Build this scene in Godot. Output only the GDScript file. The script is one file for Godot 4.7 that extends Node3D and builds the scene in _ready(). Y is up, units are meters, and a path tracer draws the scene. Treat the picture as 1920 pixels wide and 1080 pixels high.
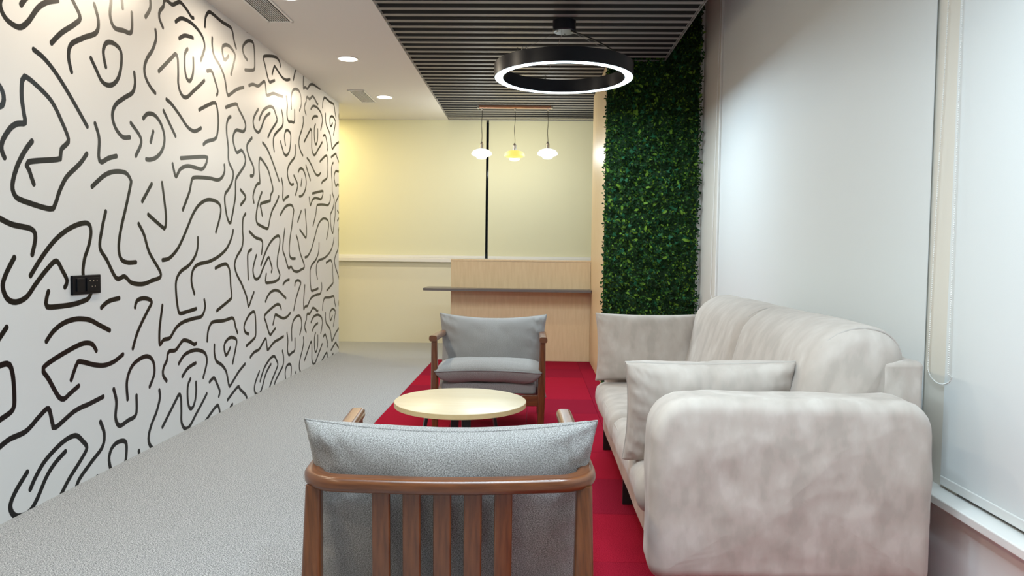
extends Node3D
# Lounge corner: printed wallpaper on the left, blinds and sofa on the right, reception counter at the back.
# Metres, y up, camera looks towards -z.

const CEIL := 2.741
const LEFT := -2.15

var used := {}
var M := {}
var rng := RandomNumberGenerator.new()


func _ready() -> void:
	rng.seed = 20240611
	# ---------- camera ----------
	var cam := Camera3D.new()
	cam.name = "camera"
	cam.position = Vector3(0, 1.13, 0)
	cam.rotation_degrees = Vector3(-2.759, 1.624, 0.712)
	cam.fov = 42.741
	cam.near = 0.05
	cam.far = 60.0
	add_child(cam)
	cam.current = true
	# ---------- sky (night outside the covered windows) and exposure ----------
	var env := Environment.new()
	env.background_mode = Environment.BG_COLOR
	env.background_color = Color(0.02, 0.03, 0.045)
	env.tonemap_mode = Environment.TONE_MAPPER_LINEAR
	env.tonemap_exposure = 1.27
	env.sdfgi_enabled = true
	env.ssao_enabled = true
	env.ssil_enabled = true
	var we := WorldEnvironment.new()
	we.name = "world_environment"
	we.environment = env
	add_child(we)
	# ---------- scene ----------
	make_materials()
	build_shell()
	build_ceiling()
	build_windows()
	build_downlights()
	build_rings()
	build_pendants()
	build_partition_and_counter()
	build_sofa()
	build_chairs()
	build_table()
	build_green_wall()
	build_wall_details()


# ======================= node helpers =======================
func numbered(n: String) -> String:
	if not used.has(n):
		used[n] = 0
		return n
	used[n] += 1
	return "%s_%03d" % [n, used[n]]

func thing(called: String, label: String, category: String, at := Vector3.ZERO, turn := 0.0, group := "") -> Node3D:
	var o := Node3D.new()
	o.name = numbered(called)
	o.position = at
	o.rotation.y = turn
	o.set_meta("label", label)
	o.set_meta("category", category)
	if group != "":
		o.set_meta("group", group)
	add_child(o)
	return o

func struct(called: String, label: String, category: String, at := Vector3.ZERO) -> Node3D:
	var o := thing(called, label, category, at)
	o.set_meta("kind", "structure")
	return o

func part(parent: Node3D, called: String, mesh: Mesh, mat: Material, at := Vector3.ZERO, rot := Vector3.ZERO) -> MeshInstance3D:
	var o := MeshInstance3D.new()
	o.name = called
	o.mesh = mesh
	o.material_override = mat
	o.position = at
	o.rotation = rot
	o.cast_shadow = GeometryInstance3D.SHADOW_CASTING_SETTING_ON
	parent.add_child(o, true)
	return o

# ======================= mesh helpers =======================
func commit(v: PackedVector3Array, n: PackedVector3Array, uv: PackedVector2Array, ix: PackedInt32Array) -> ArrayMesh:
	var a := []
	a.resize(Mesh.ARRAY_MAX)
	a[Mesh.ARRAY_VERTEX] = v
	a[Mesh.ARRAY_NORMAL] = n
	a[Mesh.ARRAY_TEX_UV] = uv
	a[Mesh.ARRAY_INDEX] = ix
	var m := ArrayMesh.new()
	m.add_surface_from_arrays(Mesh.PRIMITIVE_TRIANGLES, a)
	return m

# a smooth sheet of rows x cols points; wrap joins the last column to the first; amp pushes the points along their normals by noise
func sheet(p: Array, wrap: bool, out_from := Vector3.ZERO, amp := 0.0, noise: FastNoiseLite = null, freq := 1.0) -> ArrayMesh:
	var R := p.size()
	var C: int = p[0].size()
	var pos: Array = p
	var nor := []
	for pass_i in (2 if amp > 0.0 else 1):
		nor = []
		for i in R:
			var row := PackedVector3Array()
			row.resize(C)
			for j in C:
				var a: Vector3 = pos[maxi(i - 1, 0)][j]
				var b: Vector3 = pos[mini(i + 1, R - 1)][j]
				var jl := (j - 1 + C) % C if wrap else maxi(j - 1, 0)
				var jr := (j + 1) % C if wrap else mini(j + 1, C - 1)
				var c: Vector3 = pos[i][jl]
				var d: Vector3 = pos[i][jr]
				var nn := (b - a).cross(d - c)
				if nn.length_squared() < 1e-16:
					# pole: take the row beside it
					var k := 1 if i == 0 else (R - 2 if i == R - 1 else i)
					nn = Vector3.ZERO
					for q in C:
						var e: Vector3 = pos[k][q]
						var f: Vector3 = pos[k][(q + 1) % C]
						nn += (e - pos[i][j]).cross(f - pos[i][j])
					if i == 0:
						pass
					else:
						nn = -nn
				row[j] = nn.normalized()
			nor.append(row)
		if amp > 0.0 and pass_i == 0:
			var np := []
			for i in R:
				var row2 := PackedVector3Array()
				row2.resize(C)
				for j in C:
					var q: Vector3 = pos[i][j]
					row2[j] = q + nor[i][j] * noise.get_noise_3d(q.x * freq, q.y * freq, q.z * freq) * amp
				np.append(row2)
			pos = np
	# which way is out?
	var s := 0.0
	for i in R:
		for j in C:
			s += nor[i][j].dot(pos[i][j] - out_from)
	var flip := s < 0.0
	var v := PackedVector3Array()
	var n := PackedVector3Array()
	var uv := PackedVector2Array()
	var ix := PackedInt32Array()
	var CC := C + 1 if wrap else C
	var accv := 0.0
	for i in R:
		if i > 0:
			accv += pos[i][C / 2].distance_to(pos[i - 1][C / 2])
		var accu := 0.0
		for j in CC:
			var jj := j % C
			if j > 0:
				accu += pos[i][jj].distance_to(pos[i][j - 1])
			v.append(pos[i][jj])
			n.append(-nor[i][jj] if flip else nor[i][jj])
			uv.append(Vector2(accu, accv))
	for i in R - 1:
		for j in CC - 1:
			var a0 := i * CC + j
			if flip:
				ix.append_array([a0, a0 + CC, a0 + 1, a0 + 1, a0 + CC, a0 + CC + 1])
			else:
				ix.append_array([a0, a0 + 1, a0 + CC, a0 + 1, a0 + CC + 1, a0 + CC])
	return commit(v, n, uv, ix)

func box(size: Vector3) -> BoxMesh:
	var b := BoxMesh.new()
	b.size = size
	return b

# box with rounded edges
func rbox(size: Vector3, r: float, seg := 2) -> ArrayMesh:
	var h := size * 0.5
	var v := PackedVector3Array()
	var n := PackedVector3Array()
	var uv := PackedVector2Array()
	var ix := PackedInt32Array()
	var ax := [Vector3.RIGHT, Vector3.UP, Vector3.BACK]
	for f in 6:
		var wa: Vector3 = ax[f % 3]
		var ua: Vector3 = ax[(f + 1) % 3]
		var va: Vector3 = ax[(f + 2) % 3]
		var sg := 1.0 if f < 3 else -1.0
		var hu := absf(h.dot(ua))
		var hv := absf(h.dot(va))
		var hw := absf(h.dot(wa))
		var cu := []
		var cv := []
		for k in seg + 1:
			cu.append(-hu + r * float(k) / seg)
			cv.append(-hv + r * float(k) / seg)
		for k in seg + 1:
			cu.append(hu - r + r * float(k) / seg)
			cv.append(hv - r + r * float(k) / seg)
		var base := v.size()
		for i in cu.size():
			for j in cv.size():
				var q: Vector3 = ua * cu[i] + va * cv[j] + wa * hw * sg
				var inner := q.clamp(-h + Vector3.ONE * r, h - Vector3.ONE * r)
				var nn := (q - inner).normalized()
				v.append(inner + nn * r)
				n.append(nn)
				uv.append(Vector2(cu[i], cv[j]))
		var C := cv.size()
		for i in cu.size() - 1:
			for j in C - 1:
				var a := base + i * C + j
				if sg > 0:
					ix.append_array([a, a + 1, a + C, a + 1, a + C + 1, a + C])
				else:
					ix.append_array([a, a + C, a + 1, a + 1, a + C, a + C + 1])
	return commit(v, n, uv, ix)

# rounded rectangle outline; radii: [+x+y, -x+y, -x-y, +x-y]
func outline(hx: float, hy: float, radii: Array, nc: int, ne: int) -> PackedVector2Array:
	var o := PackedVector2Array()
	var cs := [Vector2(1, 1), Vector2(-1, 1), Vector2(-1, -1), Vector2(1, -1)]
	for c in 4:
		var r: float = radii[c]
		var ctr := Vector2(cs[c].x * (hx - r), cs[c].y * (hy - r))
		for k in nc + 1:
			var a := PI / 2 * c + PI / 2 * k / nc
			o.append(ctr + Vector2(cos(a), sin(a)) * r)
		var c2 := (c + 1) % 4
		var r2: float = radii[c2]
		var p0 := o[o.size() - 1]
		var a2 := PI / 2 * c2
		var p1 := Vector2(cs[c2].x * (hx - r2), cs[c2].y * (hy - r2)) + Vector2(cos(a2), sin(a2)) * r2
		for k in range(1, ne):
			o.append(p0.lerp(p1, float(k) / ne))
	return o

# upholstered slab: rounded outline in xy, thickness along z, soft edges er, faces bulging by puff
func slab(w: float, h: float, t: float, radii: Array, er: float, puff := 0.0, amp := 0.0, noise: FastNoiseLite = null, freq := 1.0, ncap := 8, ne := 6) -> ArrayMesh:
	var rows := []
	var st := []   # [inset, z, scale]
	for k in ncap:
		st.append([er, t * 0.5 + puff * (1.0 - pow(float(k) / ncap, 2.0)), float(k) / ncap])
	var na := 6
	for k in na + 1:
		var a := PI / 2 * k / na
		st.append([er * (1.0 - sin(a)), t * 0.5 - er * (1.0 - cos(a)), 1.0])
	for k in range(1, 4):
		st.append([0.0, lerpf(t * 0.5 - er, -t * 0.5 + er, k / 4.0), 1.0])
	for k in na + 1:
		var a := PI / 2 * (na - k) / na
		st.append([er * (1.0 - sin(a)), -t * 0.5 + er * (1.0 - cos(a)), 1.0])
	for k in ncap:
		var q := 1.0 - float(k + 1) / ncap
		st.append([er, -t * 0.5 - puff * (1.0 - q * q), q])
	for s in st:
		var rr := []
		for c in 4:
			rr.append(maxf(radii[c] - s[0], 0.004))
		var o := outline(w * 0.5 - s[0], h * 0.5 - s[0], rr, 6, ne)
		var row := PackedVector3Array()
		for q in o:
			row.append(Vector3(q.x * s[2], q.y * s[2], s[1]))
		rows.append(row)
	return sheet(rows, true, Vector3.ZERO, amp, noise, freq)

# pillow with drawn-out corners; px, py pull the middles of the edges in
func pillow_point(u: float, v: float, w: float, h: float, px: float, py: float) -> Vector2:
	return Vector2(w * 0.5 * u * (1.0 - px * (1.0 - v * v)), h * 0.5 * v * (1.0 - py * (1.0 - u * u)))

func pillow(w: float, h: float, t: float, px: float, py: float, wrinkle := 0.004, sd := 1, side_folds := 0.0, creases: Array = []) -> ArrayMesh:
	var nz := FastNoiseLite.new()
	nz.seed = sd
	nz.frequency = 5.0
	nz.fractal_octaves = 3
	var N := 84 if creases.size() > 0 else 40
	var K := 28
	var rows := []
	# a closed tube: columns go around (front then back), rows go along u
	for i in N + 1:
		var u := sin(PI * (float(i) / N - 0.5))
		var row := PackedVector3Array()
		for j in 2 * K:
			var front := j < K
			var v := sin(PI * ((float(j) / K if front else float(2 * K - j) / K) - 0.5))
			var q := pillow_point(u, v, w, h, px, py)
			var body := pow(maxf(1.0 - u * u, 0.0), 0.38) * pow(maxf(1.0 - v * v, 0.0), 0.30)
			var z := t * 0.5 * body
			var wr := nz.get_noise_3d(q.x * 1.2, q.y * 1.2, 3.0 if front else 9.0) * wrinkle * 2.0 * sqrt(body + 0.0001)
			if side_folds > 0.0:
				var edge := clampf((absf(u) - 0.62) / 0.38, 0.0, 1.0)
				wr += side_folds * edge * sqrt(body) * sin(v * 21.0 + u * 9.0 + 2.0 * nz.get_noise_2d(q.y * 3.0, u * 2.0)) * 1.6
			for c in creases:
				wr -= 0.011 * sqrt(body) * exp(-pow((u - c - 0.03 * v) / 0.045, 2.0))
			z += wr
			row.append(Vector3(q.x, q.y, z if front else -z))
		rows.append(row)
	return sheet(rows, true)

func pillow_edge(w: float, h: float, px: float, py: float, r: float) -> ArrayMesh:
	var path := PackedVector3Array()
	var n := 22
	for side in 4:
		for k in n:
			var s := sin(PI * (float(k) / n - 0.5))
			var uv: Vector2 = [Vector2(s, -1), Vector2(1, s), Vector2(-s, 1), Vector2(-1, -s)][side]
			var q := pillow_point(uv.x, uv.y, w, h, px, py)
			path.append(Vector3(q.x, q.y, 0))
	return tube(path, r, 6, true)

# sweep a closed section along a path
func sweep(path: PackedVector3Array, section: PackedVector2Array, up: Vector3, closed := false, scales: Array = [], caps := true) -> ArrayMesh:
	var rows := []
	var n := path.size()
	for i in n:
		var a := path[(i - 1 + n) % n] if closed else path[maxi(i - 1, 0)]
		var b := path[(i + 1) % n] if closed else path[mini(i + 1, n - 1)]
		var t := (b - a).normalized()
		var side := t.cross(up)
		if side.length() < 1e-3:
			side = t.cross(Vector3(0.3, 0.1, 1))
		side = side.normalized()
		var u2 := side.cross(t).normalized()
		var k: Vector2 = scales[i] if scales.size() > 0 else Vector2.ONE
		var row := PackedVector3Array()
		for q in section:
			row.append(path[i] + side * q.x * k.x + u2 * q.y * k.y)
		rows.append(row)
	if closed:
		rows.append(rows[0])
	var m := sheet_sides(rows, not closed and caps)
	return m

# like sheet() with wrap, but normals from the section (kept outward by the centre of each row) and flat end caps
func sheet_sides(rows: Array, caps: bool) -> ArrayMesh:
	var R := rows.size()
	var C: int = rows[0].size()
	var v := PackedVector3Array()
	var n := PackedVector3Array()
	var uv := PackedVector2Array()
	var ix := PackedInt32Array()
	var ctr := []
	for i in R:
		var c := Vector3.ZERO
		for q in rows[i]:
			c += q
		ctr.append(c / C)
	var along := 0.0
	for i in R:
		if i > 0:
			along += ctr[i].distance_to(ctr[i - 1])
		var around := 0.0
		for j in C + 1:
			var jj := j % C
			if j > 0:
				around += rows[i][jj].distance_to(rows[i][j - 1])
			var t: Vector3 = ctr[mini(i + 1, R - 1)] - ctr[maxi(i - 1, 0)]
			var d: Vector3 = rows[i][(jj + 1) % C] - rows[i][(jj - 1 + C) % C]
			var nn := t.cross(d).normalized()
			if nn.dot(rows[i][jj] - ctr[i]) < 0.0:
				nn = -nn
			v.append(rows[i][jj])
			n.append(nn)
			uv.append(Vector2(along, around))
	for i in R - 1:
		for j in C:
			var a := i * (C + 1) + j
			var fn := (v[a + 1] - v[a]).cross(v[a + C + 1] - v[a])
			if fn.dot(n[a]) > 0.0:
				ix.append_array([a, a + C + 1, a + 1, a + 1, a + C + 1, a + C + 2])
			else:
				ix.append_array([a, a + 1, a + C + 1, a + 1, a + C + 2, a + C + 1])
	if caps:
		for e in 2:
			var i := 0 if e == 0 else R - 1
			var nn: Vector3 = (ctr[0] - ctr[1] if e == 0 else ctr[R - 1] - ctr[R - 2]).normalized()
			var b := v.size()
			v.append(ctr[i])
			n.append(nn)
			uv.append(Vector2.ZERO)
			for j in C:
				v.append(rows[i][j])
				n.append(nn)
				uv.append(Vector2((rows[i][j] - ctr[i]).length(), 0.02 * j))
			for j in C:
				if e == 1:
					ix.append_array([b, b + 1 + j, b + 1 + (j + 1) % C])
				else:
					ix.append_array([b, b + 1 + (j + 1) % C, b + 1 + j])
	return commit(v, n, uv, ix)

func ring_section(r: float, n: int) -> PackedVector2Array:
	var s := PackedVector2Array()
	for k in n:
		s.append(Vector2(cos(TAU * k / n), sin(TAU * k / n)) * r)
	return s

func rect_section(w: float, h: float, r: float, n := 3) -> PackedVector2Array:
	return outline(w * 0.5, h * 0.5, [r, r, r, r], n, 1)

func tube(path: PackedVector3Array, r: float, n := 8, closed := false) -> ArrayMesh:
	return sweep(path, ring_section(r, n), Vector3(0.13, 0.21, 0.97), closed)

func bar(a: Vector3, b: Vector3, sec: PackedVector2Array, up: Vector3, s0 := Vector2.ONE, s1 := Vector2.ONE, steps := 4) -> ArrayMesh:
	var p := PackedVector3Array()
	var sc := []
	for k in steps + 1:
		p.append(a.lerp(b, float(k) / steps))
		sc.append(s0.lerp(s1, float(k) / steps))
	return sweep(p, sec, up, false, sc)

# turned body: profile of (radius, height); corners sharper than 35 degrees stay sharp
func lathe(prof: Array, n := 40) -> ArrayMesh:
	var v := PackedVector3Array()
	var nn := PackedVector3Array()
	var uv := PackedVector2Array()
	var ix := PackedInt32Array()
	var segn := []
	for i in prof.size() - 1:
		var d: Vector2 = prof[i + 1] - prof[i]
		segn.append(Vector2(d.y, -d.x).normalized())
	for i in prof.size() - 1:
		var n0: Vector2 = segn[i]
		var n1: Vector2 = segn[i]
		if i > 0 and segn[i].dot(segn[i - 1]) > 0.8:
			n0 = (segn[i] + segn[i - 1]).normalized()
		if i < segn.size() - 1 and segn[i].dot(segn[i + 1]) > 0.8:
			n1 = (segn[i] + segn[i + 1]).normalized()
		var b := v.size()
		for k in n + 1:
			var a := TAU * k / n
			var c := Vector3(cos(a), 0, sin(a))
			v.append(c * prof[i].x + Vector3.UP * prof[i].y)
			nn.append((c * n0.x + Vector3.UP * n0.y).normalized())
			uv.append(Vector2(float(k) / n, float(i) / prof.size()))
			v.append(c * prof[i + 1].x + Vector3.UP * prof[i + 1].y)
			nn.append((c * n1.x + Vector3.UP * n1.y).normalized())
			uv.append(Vector2(float(k) / n, float(i + 1) / prof.size()))
		for k in n:
			var a := b + 2 * k
			ix.append_array([a, a + 2, a + 1, a + 2, a + 3, a + 1])
	return commit(v, nn, uv, ix)

func append_box(st: SurfaceTool, size: Vector3, at: Vector3) -> void:
	st.append_from(box(size), 0, Transform3D(Basis(), at))

# ======================= materials =======================
func noise_tex(freq: float, oct: int, colors: Array, sd := 0, size := 512, kind := FastNoiseLite.TYPE_SIMPLEX_SMOOTH, offsets: Array = []) -> NoiseTexture2D:
	var f := FastNoiseLite.new()
	f.noise_type = kind
	f.seed = sd
	f.frequency = freq
	f.fractal_octaves = oct
	var t := NoiseTexture2D.new()
	t.width = size
	t.height = size
	t.seamless = true
	t.noise = f
	var g := Gradient.new()
	var off := PackedFloat32Array()
	var cs := PackedColorArray()
	for i in colors.size():
		off.append(offsets[i] if offsets.size() > 0 else float(i) / maxi(colors.size() - 1, 1))
		cs.append(colors[i])
	g.offsets = off
	g.colors = cs
	t.color_ramp = g
	return t

func lin(r: float, g: float, b: float) -> Color:
	return Color(r, g, b).linear_to_srgb()

func mat(called: String, col: Color, rough := 0.6, metal := 0.0) -> StandardMaterial3D:
	var m := StandardMaterial3D.new()
	m.resource_name = called
	m.albedo_color = col
	m.roughness = rough
	m.metallic = metal
	M[called] = m
	return m

func tex(called: String, t: Texture2D, scale: Vector3, rough := 0.6, tri := true) -> StandardMaterial3D:
	var m := mat(called, Color.WHITE, rough)
	m.albedo_texture = t
	m.uv1_triplanar = tri
	m.uv1_scale = scale
	return m

func bump(m: StandardMaterial3D, t: Texture2D, cm: float) -> void:
	m.heightmap_enabled = true
	m.heightmap_texture = t
	m.heightmap_scale = cm

func emitter(called: String, col: Color, energy: float) -> StandardMaterial3D:
	var m := mat(called, Color(0.9, 0.9, 0.9), 0.5)
	m.emission_enabled = true
	m.emission = col
	m.emission_energy_multiplier = energy
	return m

func make_materials() -> void:
	# grey loop carpet, red carpet tiles
	var sp := noise_tex(0.22, 3, [lin(0.12, 0.125, 0.135), lin(0.33, 0.34, 0.352), lin(0.42, 0.43, 0.445), lin(0.72, 0.73, 0.75)], 5, 512, FastNoiseLite.TYPE_SIMPLEX, [0.15, 0.42, 0.58, 0.85])
	var m := tex("carpet_grey", sp, Vector3(1.3, 1.3, 1.3), 0.95)
	bump(m, sp, 0.25)
	m.metallic_specular = 0.15
	for k in 4:
		var d: float = [1.0, 0.86, 1.1, 0.94][k]
		var rt := noise_tex(0.2, 3, [lin(0.20 * d, 0.006, 0.018), lin(0.31 * d, 0.011, 0.031), lin(0.43 * d, 0.022, 0.048)], 11 + k, 512, FastNoiseLite.TYPE_SIMPLEX, [0.2, 0.5, 0.85])
		var r := tex("carpet_red_%d" % k, rt, Vector3(2.1, 2.1, 2.1), 0.95)
		bump(r, rt, 0.15)
		r.metallic_specular = 0.1
	mat("screed", lin(0.2, 0.2, 0.2), 0.9)
	# paints
	mat("paint_white", lin(0.80, 0.79, 0.77), 0.7)
	mat("paint_cream", lin(0.80, 0.76, 0.60), 0.7)
	mat("paint_ceiling", lin(0.72, 0.70, 0.66), 0.8)
	mat("sill_white", lin(0.83, 0.82, 0.79), 0.35)
	mat("metal_white", lin(0.75, 0.75, 0.73), 0.4)
	mat("felt_black", lin(0.003, 0.004, 0.008), 0.95)
	var sl := noise_tex(0.02, 4, [lin(0.20, 0.193, 0.186), lin(0.26, 0.25, 0.24)], 31)
	tex("slat_grey", sl, Vector3(0.7, 8.0, 8.0), 0.55)
	mat("frame_dark", lin(0.012, 0.03, 0.035), 0.35)
	var gl := mat("glass_night", Color(0.05, 0.08, 0.09, 0.12), 0.05)
	gl.transparency = BaseMaterial3D.TRANSPARENCY_ALPHA
	# blinds
	var bw := noise_tex(0.3, 2, [lin(0.69, 0.715, 0.71), lin(0.74, 0.765, 0.76)], 41)
	tex("blind_white", bw, Vector3(3, 3, 3), 0.6)
	var by := noise_tex(0.3, 2, [lin(0.73, 0.725, 0.53), lin(0.78, 0.775, 0.57)], 42)
	tex("blind_cream", by, Vector3(3, 3, 3), 0.65)
	mat("bead_white", lin(0.82, 0.81, 0.78), 0.3)
	mat("column_paint", lin(0.72, 0.68, 0.60), 0.6)
	# maple laminate, grain upright
	var mp := noise_tex(0.012, 5, [lin(0.68, 0.51, 0.30), lin(0.72, 0.55, 0.33), lin(0.76, 0.59, 0.365)], 51, 1024)
	tex("maple_upright", mp, Vector3(2.2, 0.28, 2.2), 0.42)
	var tp := noise_tex(0.012, 5, [lin(0.76, 0.65, 0.44), lin(0.80, 0.70, 0.50), lin(0.83, 0.74, 0.55)], 52, 512)
	tex("birch_top", tp, Vector3(0.5, 2.5, 3.0), 0.35)
	tex("birch_edge", noise_tex(0.02, 4, [lin(0.60, 0.44, 0.22), lin(0.68, 0.52, 0.28)], 53), Vector3(2, 2, 2), 0.4)
	mat("worktop_grey", lin(0.13, 0.115, 0.11), 0.4)
	# walnut-stained chair wood (UV: along, around)
	var wd := noise_tex(0.012, 5, [lin(0.105, 0.031, 0.008), lin(0.145, 0.045, 0.012), lin(0.175, 0.057, 0.016)], 61, 1024, FastNoiseLite.TYPE_SIMPLEX_SMOOTH, [0.2, 0.5, 0.8])
	var w := tex("chair_wood", wd, Vector3(0.55, 6.0, 1.0), 0.32, false)
	w.clearcoat_enabled = true
	w.clearcoat = 0.5
	w.clearcoat_roughness = 0.25
	# woven grey cushion fabric
	var fb := noise_tex(0.16, 3, [lin(0.10, 0.095, 0.09), lin(0.28, 0.272, 0.265), lin(0.52, 0.51, 0.50)], 71, 512, FastNoiseLite.TYPE_SIMPLEX, [0.2, 0.5, 0.8])
	var f := tex("chair_fabric", fb, Vector3(2.5, 5.0, 5.0), 0.95)
	bump(f, fb, 0.06)
	f.rim_enabled = true
	f.rim = 0.3
	mat("chair_piping", lin(0.24, 0.245, 0.245), 0.9)
	# velvet
	var vt := noise_tex(0.006, 5, [lin(0.42, 0.365, 0.32), lin(0.48, 0.412, 0.365), lin(0.50, 0.44, 0.392), lin(0.56, 0.498, 0.45)], 81, 1024, FastNoiseLite.TYPE_SIMPLEX_SMOOTH, [0.22, 0.42, 0.6, 0.8])
	var v := tex("velvet", vt, Vector3(1.5, 0.8, 1.5), 0.8)
	v.rim_enabled = true
	v.rim = 0.5
	v.rim_tint = 0.5
	mat("velvet_seam", lin(0.44, 0.395, 0.36), 0.8).rim_enabled = true
	mat("chrome", lin(0.5, 0.5, 0.5), 0.15, 1.0)
	mat("black_metal", lin(0.012, 0.012, 0.014), 0.4)
	mat("black_plastic", lin(0.004, 0.005, 0.008), 0.4).metallic_specular = 0.25
	mat("ring_housing", lin(0.012, 0.014, 0.02), 0.35, 0.3)
	mat("steel", lin(0.55, 0.55, 0.55), 0.25, 1.0)
	mat("copper", lin(0.55, 0.30, 0.20), 0.3, 1.0)
	mat("cable_black", lin(0.01, 0.01, 0.01), 0.5)
	mat("vent_painted_shade", lin(0.01, 0.01, 0.012), 0.9)  # near-black colour painting the shade inside the vents
	# leaves
	var lm := mat("leaf_small", Color.WHITE, 0.6)
	lm.metallic_specular = 0.3
	lm.vertex_color_use_as_albedo = true
	mat("leaf_ivy", lin(0.012, 0.085, 0.034), 0.6).metallic_specular = 0.3
	mat("leaf_lime", lin(0.11, 0.21, 0.02), 0.6).metallic_specular = 0.3
	mat("leaf_backing_shade", lin(0.012, 0.04, 0.010), 0.95)  # mat colour darkened to paint deep shade into the gaps between leaves
	# printed wallpaper
	var pw := tex("wallpaper", print_texture(), Vector3(1, 1, 1), 0.34, false)
	pw.metallic_specular = 0.36

# ======================= wallpaper print =======================
const PERIOD := Vector2(2.67, 2.05)

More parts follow.
